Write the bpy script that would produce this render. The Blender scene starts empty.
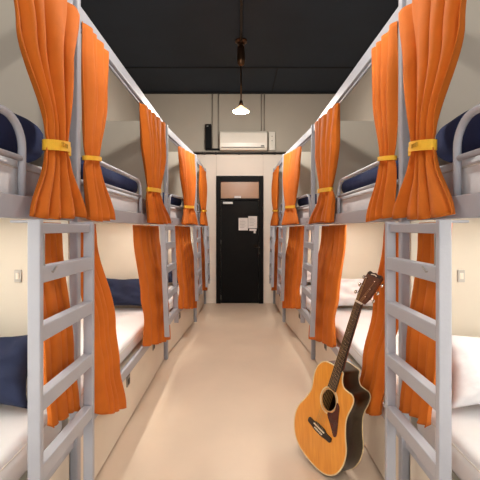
import bpy, bmesh, math, random
from mathutils import Vector, Matrix, noise
random.seed(4)
S = bpy.context.scene
C = S.collection
PI = math.pi
F = 376.0          # focal length in pixels for a 480 px frame
EYE = 1.43

# ------------------------------------------------------------------ materials
def lin(c):
    r = []
    for v in c:
        v /= 255.0
        r.append(v/12.92 if v <= 0.04045 else ((v+0.055)/1.055)**2.4)
    return (*r, 1)

def mat(name, col, rough=0.6, metal=0.0, var=0.06, vscale=6.0, bump=0.0, bscale=60.0, emit=None, estr=0.0,
        stretch=None, sheen=0.0, coat=0.0, col2=None, spec=None):
    m = bpy.data.materials.new(name); m.use_nodes = True
    nt = m.node_tree; b = nt.nodes['Principled BSDF']
    b.inputs['Roughness'].default_value = rough
    b.inputs['Metallic'].default_value = metal
    if sheen: b.inputs['Sheen Weight'].default_value = sheen
    if coat:
        b.inputs['Coat Weight'].default_value = coat; b.inputs['Coat Roughness'].default_value = 0.12
    tc = nt.nodes.new('ShaderNodeTexCoord')
    mp = nt.nodes.new('ShaderNodeMapping')
    nt.links.new(tc.outputs['Object'], mp.inputs['Vector'])
    if stretch: mp.inputs['Scale'].default_value = stretch
    n = nt.nodes.new('ShaderNodeTexNoise'); n.inputs['Scale'].default_value = vscale
    n.inputs['Detail'].default_value = 5
    nt.links.new(mp.outputs['Vector'], n.inputs['Vector'])
    mix = nt.nodes.new('ShaderNodeMix'); mix.data_type = 'RGBA'
    a = lin(col)
    if col2 is None:
        A = tuple(max(0, v*(1-var)) for v in a[:3]) + (1,)
        B = tuple(min(1, v*(1+var)) for v in a[:3]) + (1,)
    else:
        A, B = a, lin(col2)
    mix.inputs['A'].default_value = A; mix.inputs['B'].default_value = B
    mr = nt.nodes.new('ShaderNodeMapRange')
    mr.inputs['From Min'].default_value = 0.3; mr.inputs['From Max'].default_value = 0.7
    nt.links.new(n.outputs['Fac'], mr.inputs['Value'])
    nt.links.new(mr.outputs['Result'], mix.inputs['Factor'])
    nt.links.new(mix.outputs['Result'], b.inputs['Base Color'])
    if bump:
        n2 = nt.nodes.new('ShaderNodeTexNoise'); n2.inputs['Scale'].default_value = bscale
        n2.inputs['Detail'].default_value = 4
        nt.links.new(mp.outputs['Vector'], n2.inputs['Vector'])
        bp = nt.nodes.new('ShaderNodeBump'); bp.inputs['Strength'].default_value = bump
        bp.inputs['Distance'].default_value = 0.02
        nt.links.new(n2.outputs['Fac'], bp.inputs['Height'])
        nt.links.new(bp.outputs['Normal'], b.inputs['Normal'])
    if spec is not None: b.inputs['Specular IOR Level'].default_value = spec
    if emit:
        b.inputs['Emission Color'].default_value = lin(emit)
        b.inputs['Emission Strength'].default_value = estr
    return m

M = {}
M['paint'] = mat('grey_metal_paint', (170, 172, 181), 0.42, 0.0, 0.03, 5, 0.03, 90)
M['board'] = mat('beige_partition_board', (218, 210, 195), 0.5, 0, 0.03, 2.5)
M['drawer'] = mat('cream_drawer_laminate', (226, 215, 199), 0.45, 0, 0.03, 3)
M['deck'] = mat('pale_deck_board', (215, 207, 190), 0.6, 0, 0.05, 4)
M['latch'] = mat('brushed_latch', (150, 146, 140), 0.35, 0.8, 0.08, 30)
M['latch_dark'] = mat('latch_recess', (60, 56, 52), 0.6)
M['orange'] = mat('orange_curtain_cloth', (204, 106, 17), 0.85, 0, 0.07, 9, 0.05, 260)
M['yellow'] = mat('yellow_webbing', (240, 186, 48), 0.7, 0, 0.06, 40, 0.15, 300)
M['print'] = mat('faded_print', (205, 154, 42), 0.8)
M['white'] = mat('white_cotton', (226, 226, 230), 0.85, 0, 0.02, 5, 0.28, 9)
M['blue'] = mat('blue_navy_cotton', (34, 48, 92), 0.9, 0, 0.16, 6, 0.25, 14)
M['piping'] = mat('sheet_piping', (214, 208, 203), 0.85)
M['navy'] = mat('navy_cotton', (27, 37, 66), 0.9, 0, 0.16, 6, 0.25, 14)
M['ceiling'] = mat('charcoal_ceiling_paint', (33, 43, 55), 0.75, 0, 0.08, 2.5, 0.03, 40)
M['seam'] = mat('ceiling_seam_black', (20, 21, 23), 0.8)
M['plaster'] = mat('beige_plaster', (190, 180, 165), 0.85, 0, 0.04, 1.6, 0.05, 30)
M['panel'] = mat('pale_wall_panel', (240, 228, 214), 0.65, 0, 0.02, 1.8)
M['floor'] = mat('beige_microcement', (226, 204, 182), 0.42, 0, 0.055, 1.7, 0.02, 25)
M['black'] = mat('black_satin_paint', (11, 11, 12), 0.6, 0, 0.1, 5, spec=0.15)
M['blackpipe'] = mat('black_pipe', (18, 17, 16), 0.5)
M['conduit'] = mat('painted_conduit', (150, 141, 128), 0.6)
M['brass'] = mat('aged_bronze', (92, 66, 46), 0.3, 0.9, 0.15, 20)
M['ac'] = mat('white_plastic', (236, 228, 214), 0.35, 0, 0.015, 6)
M['slot'] = mat('dark_slot', (60, 58, 54), 0.6)
M['paper'] = mat('printed_paper', (226, 220, 214), 0.8, 0, 0.03, 20)
M['ink'] = mat('paper_ink', (150, 146, 142), 0.9)
M['steel'] = mat('dull_steel', (165, 163, 158), 0.35, 0.9, 0.06, 30)
M['darksteel'] = mat('dark_steel', (70, 66, 60), 0.4, 0.8)
M['glassbrown'] = mat('brown_transom_glass', (166, 120, 80), 0.25, 0, 0.06, 5)
M['shade'] = mat('glowing_milk_glass', (255, 236, 200), 0.4, emit=(255, 222, 165), estr=2.2)
M['bulb'] = mat('lit_bulb', (255, 240, 210), 0.4, emit=(255, 232, 188), estr=18.0)
M['strip'] = mat('lit_strip', (255, 240, 205), 0.4, emit=(255, 250, 238), estr=72.0)
M['switch'] = mat('grey_switch_plastic', (188, 186, 180), 0.45)
M['spruce'] = mat('spruce_top', (236, 158, 56), 0.3, 0, 0.05, 8, stretch=(14, 0.7, 1), coat=0.5, col2=(220, 138, 42))
M['rosewood'] = mat('dark_rosewood', (30, 15, 10), 0.34, 0, 0.3, 7, stretch=(3, 0.6, 8), coat=0.15, col2=(48, 24, 15))
M['mahogany'] = mat('mahogany_neck', (98, 52, 30), 0.4, 0, 0.2, 9, stretch=(6, 0.5, 6), col2=(122, 68, 40))
M['headveneer'] = mat('brown_head_veneer', (104, 62, 40), 0.35, 0, 0.2, 12, stretch=(8, 0.6, 8), col2=(82, 46, 28))
M['ebony'] = mat('dark_fretboard', (38, 25, 20), 0.5, 0, 0.15, 10)
M['cream'] = mat('cream_binding', (228, 204, 158), 0.45)
M['tortoise'] = mat('red_brown_pickguard', (74, 20, 14), 0.25, 0, 0.3, 18, coat=0.4)
M['bone'] = mat('bone_white', (238, 228, 208), 0.4)
M['nickel'] = mat('nickel', (205, 198, 186), 0.25, 1.0)
M['string'] = mat('bronze_string', (190, 160, 110), 0.35, 1.0)
M['holedark'] = mat('cavity_wood', (40, 26, 16), 0.8)

# ------------------------------------------------------------------ object helpers
ORG = {}
def place(o, origin, parent):
    ORG[o.name] = Vector(origin)
    if parent is not None:
        o.parent = parent
        o.location = Vector(origin) - ORG[parent.name]
    else:
        o.location = Vector(origin)

def tag(o, label=None, cat=None, group=None, kind=None):
    if label: o['label'] = label
    if cat: o['category'] = cat
    if group: o['group'] = group
    if kind: o['kind'] = kind
    return o

def empty(name, origin, label=None, cat=None, group=None, kind=None):
    o = bpy.data.objects.new(name, None); o.empty_display_size = 0.1
    C.objects.link(o); place(o, origin, None)
    return tag(o, label, cat, group, kind)

def mk(name, bm, m, parent=None, smooth=False, bevel=0.0, seg=2, origin=None, label=None, solid=0.0, sub=0):
    bmesh.ops.recalc_face_normals(bm, faces=bm.faces[:])
    xs = [v.co.x for v in bm.verts]; ys = [v.co.y for v in bm.verts]; zs = [v.co.z for v in bm.verts]
    if origin is None:
        origin = Vector(((min(xs)+max(xs))/2, (min(ys)+max(ys))/2, min(zs)))
    bmesh.ops.translate(bm, verts=bm.verts[:], vec=-Vector(origin))
    me = bpy.data.meshes.new(name); bm.to_mesh(me); bm.free()
    me.materials.append(m)
    if smooth:
        for p in me.polygons: p.use_smooth = True
    o = bpy.data.objects.new(name, me); C.objects.link(o)
    place(o, origin, parent)
    if solid:
        s = o.modifiers.new('solid', 'SOLIDIFY'); s.thickness = solid; s.offset = 0
    if bevel:
        b = o.modifiers.new('bevel', 'BEVEL'); b.width = bevel; b.segments = seg; b.limit_method = 'ANGLE'
    if sub:
        b = o.modifiers.new('sub', 'SUBSURF'); b.levels = sub; b.render_levels = sub
    if label: o['label'] = label
    return o

def B(): return bmesh.new()

def box(bm, x0, x1, y0, y1, z0, z1, P=None):
    P = P or (lambda a, b, c: Vector((a, b, c)))
    v = [bm.verts.new(P(x, y, z)) for x in (x0, x1) for y in (y0, y1) for z in (z0, z1)]
    for f in ((0,1,3,2),(4,6,7,5),(0,4,5,1),(2,3,7,6),(0,2,6,4),(1,5,7,3)):
        bm.faces.new([v[i] for i in f])
    return bm

def tube(bm, pts, r, n=10, caps=True, closed=False):
    pts = [Vector(p) for p in pts]; N = len(pts); rings = []
    up = None
    for i, p in enumerate(pts):
        if closed: t = pts[(i+1) % N] - pts[i-1]
        elif i == 0: t = pts[1]-p
        elif i == N-1: t = p-pts[-2]
        else: t = (pts[i+1]-p).normalized() + (p-pts[i-1]).normalized()
        t.normalize()
        if up is None:
            up = Vector((0,0,1)) if abs(t.z) < 0.9 else Vector((1,0,0))
        up = (up - t*up.dot(t)).normalized()
        s = t.cross(up)
        rr = r[i] if isinstance(r, (list, tuple)) else r
        rings.append([bm.verts.new(p + (up*math.cos(a)+s*math.sin(a))*rr) for a in [2*PI*k/n for k in range(n)]])
    for i in range(N if closed else N-1):
        a, b = rings[i], rings[(i+1) % N]
        for k in range(n):
            bm.faces.new((a[k], a[(k+1) % n], b[(k+1) % n], b[k]))
    if caps and not closed:
        bm.faces.new(rings[0]); bm.faces.new(list(reversed(rings[-1])))
    return bm

def lathe(bm, prof, c, n=32, axis=None):
    c = Vector(c); rings = []
    for r, z in prof:
        if r < 1e-5: rings.append([bm.verts.new(c+Vector((0,0,z)))])
        else: rings.append([bm.verts.new(c+Vector((r*math.cos(2*PI*k/n), r*math.sin(2*PI*k/n), z))) for k in range(n)])
    for a, b in zip(rings, rings[1:]):
        for k in range(n):
            k2 = (k+1) % n
            if len(a) == 1 and len(b) == 1: continue
            if len(a) == 1: bm.faces.new((a[0], b[k2], b[k]))
            elif len(b) == 1: bm.faces.new((a[k], a[k2], b[0]))
            else: bm.faces.new((a[k], a[k2], b[k2], b[k]))
    return bm

def lerp_rows(rows, z):
    for a, b in zip(rows, rows[1:]):
        if a[0] >= z >= b[0]:
            t = (a[0]-z)/(a[0]-b[0]) if a[0] != b[0] else 0
            t = t*t*(3-2*t)
            return [p+(q-p)*t for p, q in zip(a, b)]
    return list(rows[-1] if z < rows[-1][0] else rows[0])

# ------------------------------------------------------------------ room shell
YB = 7.17; YF = -1.9; XW = 1.88; H = 4.02
def st(name, bm, m, **k):
    o = mk(name, bm, m, **k); o['kind'] = 'structure'; return o
st('floor', box(B(), -XW-.1, XW+.1, YF, YB+.1, -.1, 0), M['floor'])
st('ceiling', box(B(), -XW-.1, XW+.1, YF, YB+.1, H, H+.1), M['ceiling'])
st('wall_left', box(B(), -XW-.1, -XW, YF, YB+.1, 0, H), M['plaster'])
st('wall_right', box(B(), XW, XW+.1, YF, YB+.1, 0, H), M['plaster'])
st('wall_back', box(B(), -XW, XW, YB, YB+.1, 0, H), M['plaster'])
# lower pale panelling of the back wall, either side of and above the door
def back(px, y): return (px-239.6)*y/F
def hz(py, y): return EYE + (228-py)*y/F
PZ = 2.83
DX0, DX1, DZ = back(216.4, YB), back(263.2, YB), hz(176.2, YB)
pb = B()
box(pb, -XW, DX0, YB-.012, YB, 0, PZ); box(pb, DX1, XW, YB-.012, YB, 0, PZ)
box(pb, DX0, DX0+.0, YB-.012, YB, DZ, PZ) if False else None
box(pb, DX0+.004, DX1-.004, YB-.012, YB, DZ, PZ)
st('trim_1', pb, M['panel'])
sb = B(); box(sb, -XW, XW, YB-1.125, YB-1.095, H-.012, H)
st('trim_2', sb, M['seam'])
sb = B(); box(sb, .605, .622, YB-1.095, YB, H-.008, H)
st('trim_3', sb, M['seam'])
sb = B(); box(sb, -XW, XW, YB-.03, YB, H-.035, H)
st('trim_4', sb, M['seam'])
bl = B(); box(bl, -XW, DX0-.01, YB-.024, YB-.012, 0, .07)
st('baseboard_left', bl, M['panel'], bevel=.003)
bl = B(); box(bl, DX1+.01, XW, YB-.024, YB-.012, 0, .07)
st('baseboard_right', bl, M['panel'], bevel=.003)

# door
yd = YB-.04
d1 = empty('door_1', ((DX0+DX1)/2, yd, 0), 'black door with brown glazed transom in the end wall', 'door', kind='structure')
fb = B(); fw = .085
box(fb, DX0, DX0+fw, yd-.02, YB, 0, DZ); box(fb, DX1-fw, DX1, yd-.02, YB, 0, DZ)
box(fb, DX0+fw, DX1-fw, yd-.02, YB, DZ-.11, DZ)
TZ1, TZ0 = hz(183, YB), hz(198.5, YB)
box(fb, DX0+fw, DX1-fw, yd-.02, YB, TZ0-.035, TZ0)
mk('door_frame', fb, M['black'], d1, bevel=.006)
mk('transom_pane', box(B(), DX0+fw, DX1-fw, yd+.012, yd+.02, TZ0, DZ-.11), M['glassbrown'], d1)
mk('transom_label', box(B(), back(234.5, YB), back(241, YB), yd+.004, yd+.011, TZ0+.004, TZ0+.045), M['paper'], d1)
leaf = mk('door_leaf', box(B(), DX0+fw+.004, DX1-fw-.004, yd, yd+.035, .008, TZ0-.039), M['black'], d1, bevel=.004)
cb = B(); box(cb, back(223, YB), back(233, YB), yd-.05, yd, hz(204.4, YB), hz(202, YB))
mk('door_closer', cb, M['steel'], leaf, bevel=.006, label='dull steel door closer')
hb = B(); x = back(259.3, YB)
box(hb, x-.02, x+.02, yd-.012, yd, hz(256, YB), hz(243, YB))
mk('lock_plate', hb, M['darksteel'], leaf, bevel=.004)
hb = B(); zc = hz(247, YB)
tube(hb, [(x, yd-.01, zc), (x, yd-.055, zc), (x-.02, yd-.06, zc), (x-.11, yd-.06, zc)], .009)
mk('door_handle', hb, M['darksteel'], leaf, smooth=True)
hb = B(); tube(hb, [(x, yd-.012, hz(253, YB)), (x, yd-.022, hz(253, YB))], .016, 14)
mk('keyhole_cover', hb, M['darksteel'], leaf, smooth=False)
for py in (242, 297):
    hb = B(); tube(hb, [(DX0+fw+.002, yd-.006, hz(py, YB)-.04), (DX0+fw+.002, yd-.006, hz(py, YB)+.04)], .008)
    mk('hinge', hb, M['steel'], leaf, smooth=True)
# papers on the door
def paper(px0, px1, py0, py1, label, dy):
    bm = box(B(), back(px0, YB), back(px1, YB), yd-dy-.0015, yd-dy, hz(py1, YB), hz(py0, YB))
    p = mk('notice_sheet', bm, M['paper']); tag(p, label, 'notice', 'paper notices on the door')
    ib = B(); w = back(px1, YB)-back(px0, YB); h = hz(py0, YB)-hz(py1, YB)
    for i in range(6):
        z = hz(py0, YB) - h*(.16+.12*i)
        box(ib, back(px0, YB)+w*.14, back(px0, YB)+w*(.62+.22*((i*37) % 5)/5), yd-dy-.0026, yd-dy-.0015, z-.006, z)
    mk('print_lines', ib, M['ink'], p)
paper(238.6, 247.9, 218, 230.3, 'left hand white notice sheet taped to the black door', .001)
paper(248.2, 257, 216.2, 228.2, 'right hand white notice sheet mounted higher on the black door', .001)
bm = box(B(), back(249.3, YB), back(256.4, YB), yd-.0025, yd-.001, hz(230.8, YB), hz(228.8, YB))
box(bm, back(253.6, YB), back(255.6, YB), yd-.0025, yd-.001, hz(233.3, YB), hz(230.8, YB))
tag(mk('small_notice', bm, M['paper']), 'tiny torn white slip below the right hand notice on the black door', 'notice', 'paper notices on the door')

# ------------------------------------------------------------------ back wall equipment
ya = YB
ax0, ax1, az0, az1 = back(220, ya-.1), back(267, ya-.1), hz(149.5, ya-.2), hz(130.6, ya-.2)
ac = empty('air_conditioner', ((ax0+ax1)/2, YB, az0), 'white wall mounted split air conditioner above the black door', 'air conditioner')
bm = B()
prof = [(0, 0), (.17, .0), (.205, .05), (.215, .12), (.205, az1-az0-.04), (.17, az1-az0), (0, az1-az0)]
va = [bm.verts.new((ax0, ya-d, az0+z)) for d, z in prof]; vb = [bm.verts.new((ax1, ya-d, az0+z)) for d, z in prof]
bm.faces.new(va); bm.faces.new(list(reversed(vb)))
for i in range(len(prof)):
    j = (i+1) % len(prof); bm.faces.new((va[i], va[j], vb[j], vb[i]))
mk('casing', bm, M['ac'], ac, bevel=.012, seg=3)
bm = box(B(), ax0+.03, ax1-.05, ya-.205, ya-.195, az0+.035, az0+.047); mk('louvre_gap', bm, M['slot'], ac)
bm = box(B(), ax0+.03, ax1-.05, ya-.19, ya-.12, az0-.003, az0+.004); mk('louvre', bm, M['ac'], ac, bevel=.003)
bm = box(B(), ax1-.12, ax1-.06, ya-.212, ya-.2, az0+.055, az0+.075); mk('display', bm, M['slot'], ac)
bx0, bx1 = back(268.6, YB), back(275, YB)
cbx = empty('junction_box', ((bx0+bx1)/2, YB, hz(150.5, YB)), 'slim white electrical box on the wall right of the air conditioner', 'box')
mk('cover', box(B(), bx0, bx1, YB-.06, YB, hz(150.5, YB), hz(132.5, YB)), M['ac'], cbx, bevel=.006)
xx = (bx0+bx1)/2
for py in (137, 141.5):
    bm = B(); tube(bm, [(xx, YB-.059, hz(py, YB)), (xx, YB-.064, hz(py, YB))], .008, 10)
    mk('screw', bm, M['slot'], cbx)
sx0, sx1 = back(205.6, YB), back(211.6, YB)
sp = empty('wall_speaker', ((sx0+sx1)/2, YB, hz(150.5, YB)), 'tall black column box on the wall left of the air conditioner', 'speaker')
mk('casing', box(B(), sx0, sx1, YB-.1, YB-.0, hz(149.5, YB), hz(125.3, YB)), M['black'], sp, bevel=.008)
mk('foot_bracket', box(B(), sx0, back(219.6, YB), YB-.05, YB, hz(150.6, YB), hz(148.9, YB)), M['black'], sp, bevel=.003)
mk('badge', box(B(), sx0+.03, sx0+.06, YB-.104, YB-.099, hz(128, YB), hz(127, YB)), M['steel'], sp)
# pipes
pz = hz(153.8, YB)
pp = empty('wall_pipe', (0, YB, pz-.02), 'black pipe running straight across the end wall above the door', 'pipe')
bm = B(); tube(bm, [(-1.2, YB-.045, pz), (1.2, YB-.045, pz)], .017, 12); mk('pipe', bm, M['blackpipe'], pp, smooth=True)
for px in (205, 216, 239, 262, 275):
    bm = B(); x = back(px, YB); box(bm, x-.012, x+.012, YB-.066, YB-.0, pz-.022, pz+.022); mk('pipe_clip', bm, M['blackpipe'], pp, bevel=.004)
bm = box(B(), -1.25, 1.25, YB-.05, YB, pz+.02, pz+.038)
tag(mk('cable_tray', bm, M['conduit'], bevel=.004), 'narrow grey cable tray on the end wall just above the black pipe', 'cable tray')
for px, lb in ((212.4, 'outer vertical conduit rising behind the left black column box'),
               (218.4, 'vertical conduit between the black column box and the air conditioner'),
               (261.3, 'inner of two vertical conduits rising above the air conditioner right end'),
               (264.2, 'outer of two vertical conduits rising above the air conditioner right end')):
    zt = H-.035; zb = az1+.0 if px > 250 else pz+.038
    bm = B(); x = back(px, YB); tube(bm, [(x, YB-.013, zb), (x, YB-.013, zt)], .012, 10)
    t = mk('conduit', bm, M['conduit'], smooth=True); tag(t, lb, 'conduit', 'conduits on the end wall')

# ------------------------------------------------------------------ pendant lamps
def lamp(y, label, power):
    x = .02
    t = empty('pendant_lamp', (x, y, 3.0), label, 'lamp', 'pendant lamps over the aisle')
    bm = B(); lathe(bm, [(0, H), (.085, H), (.085, H-.02), (.05, H-.035), (.052, H-.06), (0, H-.06)], (x, y, 0), 24)
    mk('ceiling_rose', bm, M['brass'], t, smooth=False, bevel=.003)
    bm = B(); lathe(bm, [(0, H-.06), (.03, H-.06), (.052, H-.10), (.056, H-.27), (.045, H-.33), (.025, H-.35), (0, H-.35)], (x, y, 0), 24)
    mk('bronze_cylinder', bm, M['brass'], t, smooth=True)
    zl = 3.14
    bm = B(); tube(bm, [(x, y, H-.34), (x, y, zl+.03)], .011, 10); mk('stem', bm, M['brass'], t, smooth=True)
    bm = B(); lathe(bm, [(0, zl+.05), (.02, zl+.05), (.027, zl+.02), (.03, zl-.02), (0, zl-.02)], (x, y, 0), 20)
    mk('lamp_holder', bm, M['brass'], t, smooth=True)
    bm = B(); lathe(bm, [(.022, zl-.022), (.04, zl-.042), (.08, zl-.066), (.112, zl-.096), (.114, zl-.103), (.109, zl-.101), (.078, zl-.073), (.03, zl-.05)], (x, y, 0), 36)
    mk('lamp_shade', bm, M['shade'], t, smooth=True, label='glowing milk glass shade')
    bm = B(); lathe(bm, [(0, zl-.02), (.014, zl-.025), (.024, zl-.04), (.022, zl-.055), (.012, zl-.064), (0, zl-.066)], (x, y, 0), 24)
    mk('bulb', bm, M['bulb'], t, smooth=True)
    L = bpy.data.lights.new('pendant_light', 'POINT'); L.energy = power; L.color = (1, .95, .88); L.shadow_soft_size = .07
    lo = bpy.data.objects.new('pendant_light', L); C.objects.link(lo); lo.location = (x, y, zl-.135)
    return t
lamp(5.2, 'pendant lamp with glowing white shade hanging over the far end of the aisle', 95)
lamp(2.1, 'unseen pendant lamp added over the aisle between the nearest two pairs of beds', 54)  # out of view, added to light the near beds and floor
lamp(-.9, 'unseen pendant lamp added over the open near end of the aisle', 56)  # unseen lamp behind the camera, added as near fill light
bm = B(); tube(bm, [(.02, YF, H-.03), (.02, 5.12, H-.03)], .016, 10)
cdt = mk('ceiling_conduit', bm, M['brass'], smooth=True)
tag(cdt, 'bronze conduit running along the dark ceiling to the pendant lamp', 'conduit')

# ------------------------------------------------------------------ bunk units
UNITS = [  # near front corner (X,Y), far front corner (X,Y)
    ((.80, -.40), (.80, 1.88)),
    ((.80, 1.885), (.80, 4.12)),
    ((.797, 4.13), (.672, 5.75)),
    ((.668, 5.845), (.655, 7.13)),
]
WHERE = ['nearest the camera', 'second from the camera', 'third from the camera', 'against the end wall']
ROW = {-1: 'left', 1: 'right'}
TOP = 2.55; W = 1.04

def frame_of(u, s):
    (ax, ay), (bx, by) = UNITS[u]
    a = Vector((ax*s, ay, 0)); b = Vector((bx*s, by, 0))
    t = (b-a); L = t.length; t.normalize()
    n = Vector((t.y, -t.x, 0))
    if n.x*s < 0: n = -n
    def P(l, d, z): return a + t*l + n*d + Vector((0, 0, z))
    return P, L

def hang_curtain(P, rows, nf, seed, label, group, tie=None, band_h=.02, wide=False, hemvar=.004, tilt=0.0, ttop=0.0):
    rnd = random.Random(seed)
    p1, p2, p3 = rnd.random()*6, rnd.random()*6, rnd.random()*6
    nc, nr = nf*14, 44
    z0, z1 = rows[0][0], rows[-1][0]
    zs = [z0+(z1-z0)*i/nr for i in range(nr+1)]
    if tie: zs = sorted(set(zs+[tie+.03, tie+.015, tie, tie-.015, tie-.03]), reverse=True)
    bm = B(); grid = []
    for z in zs:
        _, lc, hw, d0, amp = lerp_rows(rows, z)
        k = 0
        if tie: k = math.exp(-((z-tie)/.10)**2)
        row = []
        fr = (z0-z)/(z0-z1)
        for c in range(nc+1):
            t = c/nc
            ph = 2*PI*(nf*t) + 1.1*math.sin(2*PI*t*1.4+p1) + .5*math.sin(3.1*fr+p2)
            f = math.sin(ph) + .28*math.sin(2*ph+p3) + .25*math.sin(2*PI*t*nf*.5+p2+fr*1.5)
            x = 2*t-1
            env = (1-k)*1 + k*(math.sqrt(max(0, 1-x*x))*.8+.1)
            d = d0 + amp*f*env*.8
            l = lc + hw*(x + .10*(1-k)*math.cos(ph)*2/nf)
            zz = z + (hemvar*f + .008*math.sin(4*t+p1))*max(0, (fr-.8)/.2)**2
            zz += tilt*x*max(0, (fr-.35)/.65)**1.5 + ttop*x*(1-fr)**4
            row.append(bm.verts.new(P(l, d, zz)))
        grid.append(row)
    for a, b in zip(grid, grid[1:]):
        for c in range(nc): bm.faces.new((a[c], a[c+1], b[c+1], b[c]))
    cu = mk('curtain', bm, M['orange'], smooth=True, solid=.004)
    tag(cu, label, 'curtain', group)
    if tie:
        _, lc, hw, d0, amp = lerp_rows(rows, tie)
        bm = B(); rr = []
        n = 40
        for zz, off in ((tie-band_h, .003), (tie-band_h, .007), (tie+band_h, .007), (tie+band_h, .003)):
            rr.append([bm.verts.new(P(lc+(hw+off)*math.cos(2*PI*i/n), d0+(amp*1.32+off)*math.sin(2*PI*i/n), zz + .012*math.cos(2*PI*i/n))) for i in range(n)])
        for j in range(4):
            a, b = rr[j], rr[(j+1) % 4]
            for i in range(n): bm.faces.new((a[i], a[(i+1) % n], b[(i+1) % n], b[i]))
        tb = mk('tie_band', bm, M['yellow'], cu, smooth=False, label='yellow webbing tie')
        if wide:   # end tab with snap and faded print
            bm = B(); box(bm, lc+hw, lc+hw+.028, d0-.012, d0+.004, tie-.022, tie+.02, P)
            mk('tie_tab', bm, M['yellow'], tb, bevel=.003)
            bm = B()
            dq = d0-(amp*1.32+.0085)
            # faint lettering on the band (too worn to read): short strokes
            for i, (x0, x1, q0, q1) in enumerate(((-.03,-.027,-.008,.008), (-.021,-.012,.005,.008), (-.021,-.018,-.001,.008), (-.021,-.012,-.002,.001), (-.015,-.012,-.008,0), (-.021,-.012,-.008,-.005),
                                   (-.006,.003,.005,.008), (-.003,0,-.008,.006), (.009,.012,-.008,.008), (.015,.018,-.008,.008), (.009,.018,.005,.008), (.009,.018,-.002,.001))):
                box(bm, lc+x0-.012, lc+x1-.012, dq-.001, dq+.004, tie+q0, tie+q1, P)
            mk('faded_print', bm, M['print'], tb)
    return cu

def rounded_slab(bm, P, l0, l1, d0, d1, z0, z1, r=.04, nl=24, nd=14, wob=.0, seed=0):
    # soft upholstered slab: grid top and sides with rounded edges
    import itertools
    def prof(u, v, top):
        pass
    bx = box(bm, l0, l1, d0, d1, z0, z1, P)
    return bm

def pillow(bm, c, ex, ey, ez, a, b, h, n=22, seed=0, pinch=.12, wr=.012):
    def surf(sgn):
        g = []
        for i in range(n+1):
            u = -1+2*i/n; row = []
            for j in range(n+1):
                v = -1+2*j/n
                k = max(0, (1-abs(u)**3.2))*max(0, (1-abs(v)**3.2))
                t = h*(k**.5)
                sx = a*u*(1-pinch*(1-abs(v)**2)*abs(u)**3*.6); sy = b*v*(1-pinch*(1-abs(u)**2)*abs(v)**3*.6)
                w = wr*noise.noise(Vector((u*2.6+seed, v*2.6, sgn*3+seed)))*k**.3 + .5*wr*noise.noise(Vector((u*6+seed, v*5, sgn*3)))*k**.3
                row.append(c+ex*sx+ey*sy+ez*(sgn*t+w))
            g.append(row)
        return g
    T, Bm = surf(1), surf(-1)
    vt = [[bm.verts.new(p) for p in r] for r in T]
    vb = [[vt[i][j] if i in (0, n) or j in (0, n) else bm.verts.new(Bm[i][j]) for j in range(n+1)] for i in range(n+1)]
    for i in range(n):
        for j in range(n):
            bm.faces.new((vt[i][j], vt[i+1][j], vt[i+1][j+1], vt[i][j+1]))
            try: bm.faces.new((vb[i][j], vb[i][j+1], vb[i+1][j+1], vb[i+1][j]))
            except ValueError: pass
    return bm

def bolster(bm, c, ex, ey, ez, a, b, h, seed=0, nu=30, nv=28, wr=.012):
    def sp(v, e): return math.copysign(abs(v)**e, v)
    rings = []
    for i in range(nu+1):
        u = -1+2*i/nu
        k = max(0.0, 1-abs(u)**8)**.4
        ring = []
        for j in range(nv):
            t = 2*PI*j/nv
            y = b*sp(math.cos(t), .62)*(.35+.65*k); z = h*sp(math.sin(t), .62)*max(k, .02)
            w = wr*(noise.noise(Vector((u*3+seed, y*9, z*9+seed))) + .5*noise.noise(Vector((u*7, y*18+seed, z*16))))
            if z < 0: w *= .0
            ring.append(bm.verts.new(c+ex*(a*u)+ey*(y)+ez*(z+w*k)))
        rings.append(ring)
    for p, q in zip(rings, rings[1:]):
        for j in range(nv): bm.faces.new((p[j], p[(j+1) % nv], q[(j+1) % nv], q[j]))
    bm.faces.new(rings[0]); bm.faces.new(rings[-1])
    return bm

def loop_pts(P, l0, l1, d, zb, zt, r):
    pts = [P(l0, d, zb), P(l0, d, zt-r)]
    for i in range(1, 8):
        a = PI/2*i/8; pts.append(P(l0+r-r*math.cos(a), d, zt-r+r*math.sin(a)))
    pts += [P(l0+r, d, zt), P((l0+l1)/2, d, zt), P(l1-r, d, zt)]
    for i in range(1, 8):
        a = PI/2*i/8; pts.append(P(l1-r+r*math.sin(a), d, zt-r+r*math.cos(a)))
    pts += [P(l1, d, zt-r), P(l1, d, zb)]
    return pts

GUARD = [(-.25, 1.42), (2.02, 3.12), (4.30, 5.02), (5.9, 6.35)]
LATCH = [[], [(2.73, .33), (3.54, .33)], [(4.75, .33)], [(6.3, .33)]]
MATZ = [.61, .575, .575, .575]

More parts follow.
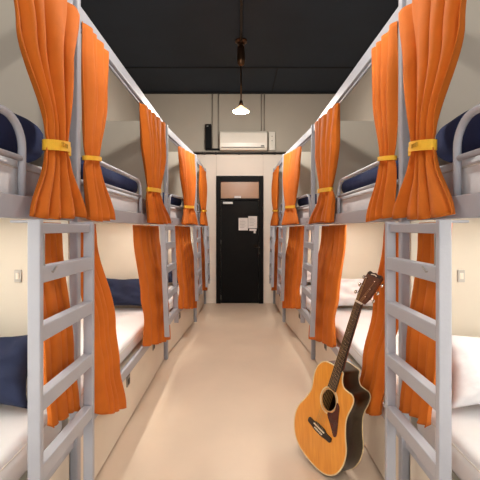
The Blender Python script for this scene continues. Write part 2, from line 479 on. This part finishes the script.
for s in (-1, 1):
    side = ROW[s]
    for u in range(4):
        P, L = frame_of(u, s)
        y0 = UNITS[u][0][1]
        base = P(L/2, W/2, 0)
        bed = empty('bunk_bed', base, f'grey metal bunk bed in the {side} row, {WHERE[u]}', 'bunk bed', f'grey bunk beds along the aisle')
        pw = .042
        # posts (shared with the next unit) : far pair, and the near pair where a unit stands free
        spots = [(L-pw, 0), (L-pw, W-pw)]
        if u == 0: spots += [(0, 0), (0, W-pw)]
        for (l, d) in spots:
            if d == 0: d = -.02
            if u == 0 and l > 1: l -= .028
            bm = box(B(), l, l+pw, d, d+pw, 0, TOP+.005, P); mk('post', bm, M['paint'], bed, bevel=.008, seg=3)
        l1 = L-pw; l0 = pw if u == 0 else .0
        mk('top_rail', box(B(), l0, l1, 0, .042, TOP-.08, TOP, P), M['paint'], bed, bevel=.006)
        mk('top_rail', box(B(), l0, l1, W-.042, W, TOP-.08, TOP, P), M['paint'], bed, bevel=.006)
        bm = B(); tube(bm, [P(l0+.002, .02, TOP-.1), P(l1-.002, .02, TOP-.1)], .008, 8)
        mk('curtain_rod', bm, M['paint'], bed, smooth=True)
        mk('upper_side_beam', box(B(), l0, l1, 0, .03, 1.465, 1.55, P), M['paint'], bed, bevel=.004)
        mk('upper_side_beam', box(B(), l0, l1, W-.03, W, 1.465, 1.55, P), M['paint'], bed, bevel=.004)
        mk('upper_deck', box(B(), l0+.003, l1-.003, .031, W-.031, 1.485, 1.505, P), M['deck'], bed)
        mk('lower_side_beam', box(B(), l0, l1, 0, .03, .37, .44, P), M['paint'], bed, bevel=.004)
        mk('lower_side_beam', box(B(), l0, l1, W-.03, W, .37, .44, P), M['paint'], bed, bevel=.004)
        mk('lower_deck', box(B(), l0+.003, l1-.003, .031, W-.031, .40, .42, P), M['deck'], bed)
        mk('end_panel', box(B(), L-.032, L-.012, pw+.001, W-pw-.001, .02, TOP+.045, P), M['board'], bed)
        for l in (l0+.1, l0+.22, l1-.1, l1-.22):
            bm = B(); tube(bm, [P(l, .001, 1.50), P(l, -.004, 1.50)], .006, 10)
            mk('bolt', bm, M['darksteel'], bed)
        # guard rail
        g0, g1 = GUARD[u][0]-y0, GUARD[u][1]-y0
        bm = B(); tube(bm, loop_pts(P, g0, g1, .022, 1.545, 1.84 if u == 0 else 1.815, .11), .0145, 10)
        gr = mk('guard_rail', bm, M['paint'], bed, smooth=True)
        bm = B(); tube(bm, [P(g0+.012, .022, 1.692), P(g1-.012, .022, 1.692)], .012, 10)
        mk('guard_bar', bm, M['paint'], gr, smooth=True)
        # storage drawer under the lower bunk
        dr = mk('storage_drawer', box(B(), l0+.02, l1-.05, .012, .032, .018, .362, P), M['drawer'], bed, bevel=.003)
        mk('plinth', box(B(), l0+.02, l1-.02, .05, W-.06, 0, .36, P), M['latch_dark'], bed)  # dark colour stands in for shade in the gaps around the drawer
        for (ly, lz) in LATCH[u]:
            l = ly-y0
            la = mk('latch', box(B(), l-.035, l+.035, .004, .012, lz-.045, lz+.03, P), M['latch'], dr, bevel=.003)
            mk('latch_slot', box(B(), l-.02, l+.02, .001, .0045, lz-.03, lz+.008, P), M['latch_dark'], la)
        # reading strip light fixed under the upper deck
        sl0, sl1 = (l0+.25, l1-.25)
        sl = mk('strip_light', box(B(), sl0, sl1, .30, .33, 1.478, 1.4849, P), M['strip'], bed, label='lit warm white strip light')
        # ---------------- mattresses
        mz = MATZ[u]
        for lev, z0, z1 in (('upper', 1.507, 1.70), ('lower', .442, mz)):
            bm = box(B(), l0+.05, l1-.015, .048, W-.05, z0, z1, P)
            m = mk('mattress', bm, M['white'], bevel=.035, seg=4, smooth=False)
            tag(m, f'white mattress on the {lev} bunk of {side} bed {WHERE[u]}', 'mattress', f'white mattresses on the {lev} bunks')
            for p in m.data.polygons: p.use_smooth = True
            bm = B(); zc = z1-.04
            a0, a1, b0, b1 = l0+.05, l1-.015, .048, W-.05
            e = .036
            pts = []
            for (cl, cd, st_) in ((a1-e, b0+e, -PI/2), (a1-e, b1-e, 0), (a0+e, b1-e, PI/2), (a0+e, b0+e, PI)):
                for i in range(6):
                    an = st_+PI/2*i/5; pts.append(P(cl+e*math.cos(an), cd+e*math.sin(an), zc))
            tube(bm, pts, .004, 6, closed=True); mk('piping', bm, M['piping'], m, smooth=True)
        # ---------------- bedding on top
        if u < 3:
            up = Vector((0, 0, 1)); t = (P(1, 0, 0)-P(0, 0, 0)); n = (P(0, 1, 0)-P(0, 0, 0))
            la, lb = [(.35, 1.836), (2.08, 3.42), (4.4, 5.3)][u]
            lc = (la+lb)/2-y0
            hh = .082 if u else .115
            bm = B(); bolster(bm, P(lc, .375, 1.702+hh), t, n, up, (lb-la)/2, .30, hh, seed=u*3+s, wr=.016)
            q = mk('folded_duvet', bm, M['blue'], smooth=True)
            tag(q, f'navy folded duvet on upper bunk of {side} bed {WHERE[u]}', 'duvet', 'navy duvets on the upper bunks')
            # pillow propped against the far partition of the lower bunk
            navy = (s < 0)
            lf = L-.04
            tilt = math.radians(24)
            ey = up*math.cos(tilt)+t*math.sin(tilt); ez = t*-math.cos(tilt)+up*math.sin(tilt)
            hb = .165
            hp = .075
            cen = P(lf-.005-hb*math.sin(tilt)-hp*math.cos(tilt)-.0, [.40, .40, .42][u], mz+.012+hb*math.cos(tilt)+ .02)
            bm = B(); pillow(bm, cen, n, ey, ez, .29, hb, hp, seed=u*5+s*2, wr=.034, pinch=.3)
            q = mk('pillow', bm, M['navy'] if navy else M['white'], smooth=True)
            colr = 'navy blue' if navy else 'white'
            tag(q, f'{colr} pillow propped on lower bunk of {side} bed {WHERE[u]}', 'pillow', f'{colr} pillows on the lower {side} bunks')

# ------------------------------------------------------------------ curtains
UG = 'orange curtains tied back on the upper bunks'; LG = 'orange curtains hanging on the lower bunks'
for s in (-1, 1):
    sd = ROW[s]
    def rows(y0, *rs): return [(z, c-y0, h, d, a) for z, c, h, d, a in rs]
    def upper(u, nf, seed, label, tie, top, mid, tc, hem, amp, bh, wide=False):
        P, L = frame_of(u, s); y0 = UNITS[u][0][1]
        hang_curtain(P, rows(y0, (2.465, *top, -.022, amp*.55), (2.15, *mid, -.032, amp*1.15), (tie+.05, tc[0], tc[1]*1.12, -.034, amp), (tie, *tc, -.036, amp),
                             (tie-.06, tc[0], tc[1]*1.25, -.038, amp*1.05), (1.475, *hem, -.05, amp*1.1)), nf, seed+s, label, UG, tie=tie, band_h=bh, wide=wide, ttop=(.045 if u in (1, 2) and top[0] > 3 else 0))
    def lower(u, nf, seed, label, top, mid, hem, zh, amp, tilt, back=False):
        P, L = frame_of(u, s); y0 = UNITS[u][0][1]
        hang_curtain(P, rows(y0, (1.455, *top, .055, amp*.6), (1.38, *top, .05, amp*.7), *([(.95, *mid, .045, amp*.9), (.64, *mid, -.022, amp*.8)] if back else [(.85, *mid, -.005, amp), (.62, *mid, -.034, amp*.9)]), (zh, *hem, -.038, amp*1.2)), nf, seed+s, label, LG, hemvar=.003, tilt=-tilt)
    upper(0, 4, 11, f'largest orange upper curtain on the {sd}, tied with a wide yellow printed band', 1.772, (1.50, .31), (1.495, .215), (1.572, .082), (1.565, .235), .026, .021, True)
    lower(0, 4, 21, f'orange lower curtain behind the nearest ladder on the {sd}', (1.655, .135), (1.65, .135), (1.65, .135), .60, .017, .03)
    upper(1, 4, 31, f'orange upper curtain tied just beyond the nearest post on the {sd}', 1.79, (2.045, .172), (2.0, .135), (1.95, .085), (2.02, .178), .022, .011)
    lower(1, 4, 41, f'orange lower curtain just beyond the nearest post on the {sd}' + (' behind the guitar neck' if s > 0 else ''), (2.05, .14), (2.17, .175), (2.24, .215), .34, .022, .085, s > 0)
    upper(1, 5, 51, f'orange upper curtain at the far end of the second bed on the {sd}', 1.765, (3.42, .47), (3.40, .40), (3.36, .22), (3.54, .46), .03, .017)
    lower(1, 5, 61, f'orange lower curtain at the far end of the second bed on the {sd}', (3.46, .44), (3.52, .48), (3.52, .53), .36, .022, .12)
    upper(2, 5, 71, f'orange upper curtain on the third bed from the camera on the {sd}', 1.715, (5.06, .53), (5.08, .48), (5.12, .30), (5.1, .50), .022, .017)
    lower(2, 5, 81, f'orange lower curtain on the third bed from the camera on the {sd}', (5.12, .44), (5.10, .5), (5.07, .54), .35, .022, .10)
    upper(3, 4, 91, f'farthest orange upper curtain on the {sd}, beside the end wall', 1.73, (6.6, .42), (6.6, .40), (6.58, .28), (6.6, .44), .03, .015)
    lower(3, 4, 101, f'farthest orange lower curtain on the {sd}, beside the end wall', (6.65, .38), (6.62, .40), (6.58, .42), .34, .022, .06)

# ------------------------------------------------------------------ ladders
LAD = [  # X inner at top, X inner at floor, Y near, Y far, bed front X at (near, far)
    (.690, .690, 1.30, 1.765, .80, .80),
    (.665, .605, 3.34, 3.84, .80, .80),
    (.575, .530, 4.98, 5.50, .73, .69),
    (.535, .505, 6.15, 6.55, .663, .66),
]
LLAB = ['nearest the camera', 'second from the camera', 'third from the camera', 'farthest, beside the end wall']
for s in (-1, 1):
    sd = ROW[s]
    for k, (xt, xb, ya_, yb_, f0, f1) in enumerate(LAD):
        zt = 1.46
        def Q(x, y, z):
            return Vector((s*(x + xb + (xt-xb)*z/zt), y, z))
        lad = empty('bunk_ladder', Q(.02, (ya_+yb_)/2, 0 if k == 0 else .46), f'grey metal bunk ladder on the {sd}, {LLAB[k]}', 'ladder', 'bunk ladders along the aisle')
        sw, sdp = .045, .026
        for y in (ya_, yb_):
            mk('stile', box(B(), 0, sw, y, y+sdp, 0 if k == 0 else .46, zt, Q), M['paint'], lad, bevel=.004)
        for z in ((1.265, 1.058, .812, .568, .20) if k == 0 else (1.262, 1.05, .81, .585)):
            mk('rung', box(B(), .001, sw-.001, ya_+sdp-.002, yb_+.002, z-.029, z+.029, Q), M['paint'], lad, bevel=.004)
        # top cross bar and arms that hook over the bed beam
        mk('top_bar', box(B(), .012, sw+.004, ya_+sdp, yb_, zt-.05, zt-.012, Q), M['paint'], lad, bevel=.003)
        for y, fx in ((ya_, f0), (yb_, f1)):
            d = fx - (xb+(xt-xb))
            mk('hook_arm', box(B(), sw, d-.001, y+.006, y+sdp-.006, 1.448, 1.457, Q), M['paint'], lad, bevel=.003)
        if k == 0:
            bm = B(); y = ya_+.06; xh = .018
            tube(bm, [Q(xh, y, 1.42), Q(xh, y, 1.30), Q(xh-.008, y+.01, 1.275), Q(xh-.018, y+.03, 1.268), Q(xh-.022, y+.05, 1.285)], .004, 8)
            mk('wire_hook', bm, M['steel'], lad, smooth=True, label='bent steel wire hook')

# switches on the end partitions of the nearest lower bunks
for s in (-1, 1):
    x = s*1.085
    t = empty('light_switch', (x, 1.845, 1.165), f'small grey light switch on the partition of the nearest {ROW[s]} lower bunk', 'switch', 'light switches in the nearest bunks')
    mk('plate', box(B(), x-.017, x+.017, 1.838, 1.847, 1.165, 1.225), M['switch'], t, bevel=.002)
    mk('rocker', box(B(), x-.008, x+.008, 1.834, 1.839, 1.18, 1.21), M['ac'], t, bevel=.001)

# ------------------------------------------------------------------ guitar
GS = 1.2207
Tt = Vector((.4261, 2.2556, .0334)); Hd = Tt + Vector((.25067, -.15774, 1.0))
ey = (Hd-Tt).normalized()
yaw = math.radians(58.34)
n0 = Vector((-math.sin(yaw), -math.cos(yaw), 0))
ez = (n0-ey*n0.dot(ey)).normalized()
ex = ey.cross(ez)
def G(x, y, z): return Tt + ex*(x*GS*.85) + ey*(y*GS) + ez*(z*GS)
def cr(pts, n=6):
    out = []; N = len(pts)
    for i in range(N):
        p0, p1, p2, p3 = [Vector(pts[(i+k) % N]) for k in (-1, 0, 1, 2)]
        for j in range(n):
            t = j/n
            out.append(.5*((2*p1)+(p2-p0)*t+(2*p0-5*p1+4*p2-p3)*t*t+(3*p1-p0-3*p2+p3)*t**3))
    return out
half = [(.10, .010), (.165, .050), (.198, .115), (.196, .185), (.162, .250), (.140, .305)]
out = [(0, 0)] + half + [(.138, .345), (.145, .385), (.145, .418), (.128, .436), (.098, .436), (.068, .438), (.048, .455), (.038, .478), (.032, .498), (0, .5)] + \
      [(-.055, .498), (-.108, .484), (-.142, .445), (-.150, .395), (-.141, .345)] + [(-x, y) for x, y in reversed(half)]
OUT = cr(out, 6)
guitar = empty('acoustic_guitar', Tt, 'acoustic guitar with honey spruce top leaning against the right bunk curtain', 'guitar')
DB = .115
# sides and back
bm = B(); N = len(OUT)
def inset(p, k): return p
r0 = [bm.verts.new(G(p.x, p.y, 0)) for p in OUT]; r1 = [bm.verts.new(G(p.x, p.y, -DB)) for p in OUT]
for i in range(N): bm.faces.new((r0[i], r0[(i+1) % N], r1[(i+1) % N], r1[i]))
bmesh.ops.triangle_fill(bm, use_beauty=True, edges=[e for e in bm.edges if e.verts[0] in set(r1) and e.verts[1] in set(r1)])
body = mk('body', bm, M['rosewood'], guitar, label='dark rosewood sides and back')
for p in body.data.polygons: p.use_smooth = len(p.vertices) == 4
# top with a real sound hole
SH = Vector((0, .335)); R = .050
bm = B()
a = [bm.verts.new(G(p.x*.998, p.y*.998+.0005, .002)) for p in OUT]
h = [bm.verts.new(G(SH.x+R*math.cos(2*PI*i/32), SH.y+R*math.sin(2*PI*i/32), .002)) for i in range(32)]
ed = [bm.edges.new((a[i], a[(i+1) % N])) for i in range(N)] + [bm.edges.new((h[i], h[(i+1) % 32])) for i in range(32)]
bmesh.ops.triangle_fill(bm, use_beauty=True, edges=ed)
# texture follows the grain: rotate object axes by building in local frame
me_o = mk('soundboard', bm, M['spruce'], guitar, solid=.003, label='honey coloured spruce top')
for k, z in ((1.0, .002), (1.0, -DB)):
    bm = B(); tube(bm, [G(p.x, p.y, z) for p in OUT], .0042, 6, closed=True); mk('binding', bm, M['cream'], guitar, smooth=True)
bm = B()
for ra, rb in ((R+.001, R+.004), (R+.008, R+.016)):
    v1 = [bm.verts.new(G(SH.x+ra*math.cos(2*PI*i/48), SH.y+ra*math.sin(2*PI*i/48), .0045)) for i in range(48)]
    v2 = [bm.verts.new(G(SH.x+rb*math.cos(2*PI*i/48), SH.y+rb*math.sin(2*PI*i/48), .0045)) for i in range(48)]
    for i in range(48): bm.faces.new((v1[i], v1[(i+1) % 48], v2[(i+1) % 48], v2[i]))
mk('rosette', bm, M['cream'], guitar, solid=.001)
# pickguard
pg = cr([(.055, .355), (.078, .345), (.092, .30), (.108, .245), (.112, .215), (.098, .205), (.078, .222), (.05, .245), (.022, .268), (.018, .282), (.045, .297), (.058, .32)], 5)
bm = B(); f1 = [bm.verts.new(G(p.x, p.y, .0045)) for p in pg]; f2 = [bm.verts.new(G(p.x, p.y, .0065)) for p in pg]
for i in range(len(pg)): bm.faces.new((f1[i], f1[(i+1) % len(pg)], f2[(i+1) % len(pg)], f2[i]))
bm.faces.new(f2); bm.faces.new(f1); mk('pickguard', bm, M['tortoise'], guitar)
# bridge
br = cr([(-.088, .166), (-.06, .163), (-.03, .158), (0, .157), (.03, .158), (.06, .163), (.088, .166), (.092, .178), (.086, .190), (.05, .190), (.03, .198), (-.03, .198), (-.05, .190), (-.086, .190), (-.092, .178)], 4)
bm = B(); f1 = [bm.verts.new(G(p.x, p.y, .003)) for p in br]; f2 = [bm.verts.new(G(p.x, p.y, .012)) for p in br]
for i in range(len(br)): bm.faces.new((f1[i], f1[(i+1) % len(br)], f2[(i+1) % len(br)], f2[i]))
bm.faces.new(f2); bm.faces.new(f1); bridge = mk('bridge', bm, M['ebony'], guitar, bevel=.002)
mk('saddle', box(B(), -.042, .042, .184, .1885, .011, .0165, G), M['bone'], bridge)
for i in range(6):
    x = -.0275+.011*i
    bm = B(); tube(bm, [G(x, .171, .011), G(x, .171, .0165)], .0042, 8); mk('bridge_pin', bm, M['bone'], bridge, smooth=True)
# neck and fretboard
NUT = .836; J = .5
def taper(x, y, z):   # widen towards the body
    k = 1 + .28*(NUT-y)/(NUT-.40)
    return G(x*k, y, z)
bm = B(); nseg = 8; rings = []
for y in (.497, .53, .6, .7, .80, NUT):
    dep = .034 if y < .5 else (.026 if y < .54 else .020)
    rings.append([bm.verts.new(taper(.0215*math.cos(PI*i/nseg), y, .004-dep*math.sin(PI*i/nseg))) for i in range(nseg+1)])
for p, q in zip(rings, rings[1:]):
    for i in range(nseg): bm.faces.new((p[i], p[i+1], q[i+1], q[i]))
    bm.faces.new((p[0], q[0], q[-1], p[-1]))
bm.faces.new(rings[0]); bm.faces.new(rings[-1])
neck = mk('neck', bm, M['mahogany'], guitar, smooth=True)
bm = B(); vv = []
for y in (.395, NUT):
    vv.append([bm.verts.new(taper(x, y, z)) for x, z in ((-.022, .0045), (.022, .0045), (.022, .0115), (-.022, .0115))])
for i in range(4): bm.faces.new((vv[0][i], vv[0][(i+1) % 4], vv[1][(i+1) % 4], vv[1][i]))
bm.faces.new(vv[0]); bm.faces.new(vv[1])
fbd = mk('fretboard', bm, M['ebony'], guitar)
for i in range(1, 21):
    y = NUT-.648*(1-2**(-i/12))
    if y < .398: break
    bm = B(); tube(bm, [taper(-.0215, y, .0118), taper(.0215, y, .0114)], .0008, 6); mk('fret', bm, M['nickel'], fbd)
for i in (3, 5, 7, 9, 12, 15, 17):
    y = NUT-.648*(1-2**(-(i-.5)/12))
    bm = B(); tube(bm, [taper(0, y, .0112), taper(0, y, .0118)], .0022, 12); mk('fret_marker', bm, M['bone'], fbd)
mk('nut', box(B(), -.0225, .0225, NUT, NUT+.006, .004, .0145, G), M['bone'], guitar)
# headstock, tilted back
ht = math.radians(20)
def Hh(x, y, z):
    x *= 1.2
    return G(x, NUT+.006 + y*math.cos(ht)+z*math.sin(ht), .004 - y*math.sin(ht)+z*math.cos(ht))
hp = [(x, y*.85) for x, y in [(-.022, 0), (.022, 0), (.034, .045), (.037, .10), (.040, .165), (.030, .178), (.012, .172), (0, .180), (-.012, .172), (-.030, .178), (-.040, .165), (-.037, .10), (-.034, .045)]]
bm = B(); f1 = [bm.verts.new(Hh(x, y, 0)) for x, y in hp]; f2 = [bm.verts.new(Hh(x, y, -.017)) for x, y in hp]
for i in range(len(hp)): bm.faces.new((f1[i], f1[(i+1) % len(hp)], f2[(i+1) % len(hp)], f2[i]))
bm.faces.new(f1); bm.faces.new(f2); head = mk('headstock', bm, M['headveneer'], guitar, bevel=.002)
mk('head_edge', box(B(), -.034, .034, .132, .147, .0005, .0016, Hh), M['ebony'], head)
bm = B()      # pale maker's mark at the tip of the head
tube(bm, [Hh(-.016, .136, .0022), Hh(-.008, .139, .0022), Hh(.004, .140, .0022), Hh(.014, .137, .0022)], .0028, 6)
mk('head_mark', bm, M['bone'], head)
for sx in (-1, 1):
    for i in range(3):
        y = .032+.040*i
        x = sx*(.020+.004*i*.5)
        bm = B(); tube(bm, [Hh(x, y, -.001), Hh(x, y, .016)], .0036, 10)
        tn = mk('tuning_post', bm, M['nickel'], head, smooth=True)
        bm = B(); tube(bm, [Hh(sx*.030, y, -.012), Hh(sx*.050, y, -.012)], .003, 8)
        tube(bm, [Hh(sx*.048, y-.008, -.012), Hh(sx*.053, y-.005, -.012), Hh(sx*.054, y, -.012), Hh(sx*.053, y+.005, -.012), Hh(sx*.048, y+.008, -.012)], [.003, .006, .007, .006, .003], 8)
        mk('tuner_key', bm, M['nickel'], tn, smooth=True)
        # string
        si = (2-i) if sx < 0 else (3+i)
        si = i if sx < 0 else 5-i
        xb = -.0275+.011*si; xn = -.018+.0072*si
        bm = B(); rr = .0011 if si < 3 else .0007
        tube(bm, [G(xb, .174, .0135), G(xb, .186, .0172), G(xn, NUT+.003, .0150), Hh(x, y, .010)], rr, 6)
        mk('string', bm, M['string'], guitar)
bm = B(); tube(bm, [G(0, .001, -.055), G(0, -.014, -.055)], .007, 10); mk('strap_button', bm, M['nickel'], guitar, smooth=True)

# ------------------------------------------------------------------ world light added as frontal fill through the open near end, camera, colour management
w = bpy.data.worlds.new('world_fill'); S.world = w; w.use_nodes = True
bg = w.node_tree.nodes['Background']; bg.inputs['Color'].default_value = (1, .98, .96, 1); bg.inputs['Strength'].default_value = 1.5
cam = bpy.data.cameras.new('camera'); co = bpy.data.objects.new('camera', cam); C.objects.link(co)
co.location = (0, 0, EYE); co.rotation_euler = (PI/2, 0, 0)
cam.sensor_width = 36; cam.lens = F/480*36; cam.shift_y = -12/480; cam.shift_x = .4/480
cam.clip_start = .02
S.camera = co
S.view_settings.view_transform = 'Standard'; S.view_settings.look = 'None'
S.view_settings.gamma = 1; S.view_settings.use_curve_mapping = False
S.view_settings.exposure = 0.0
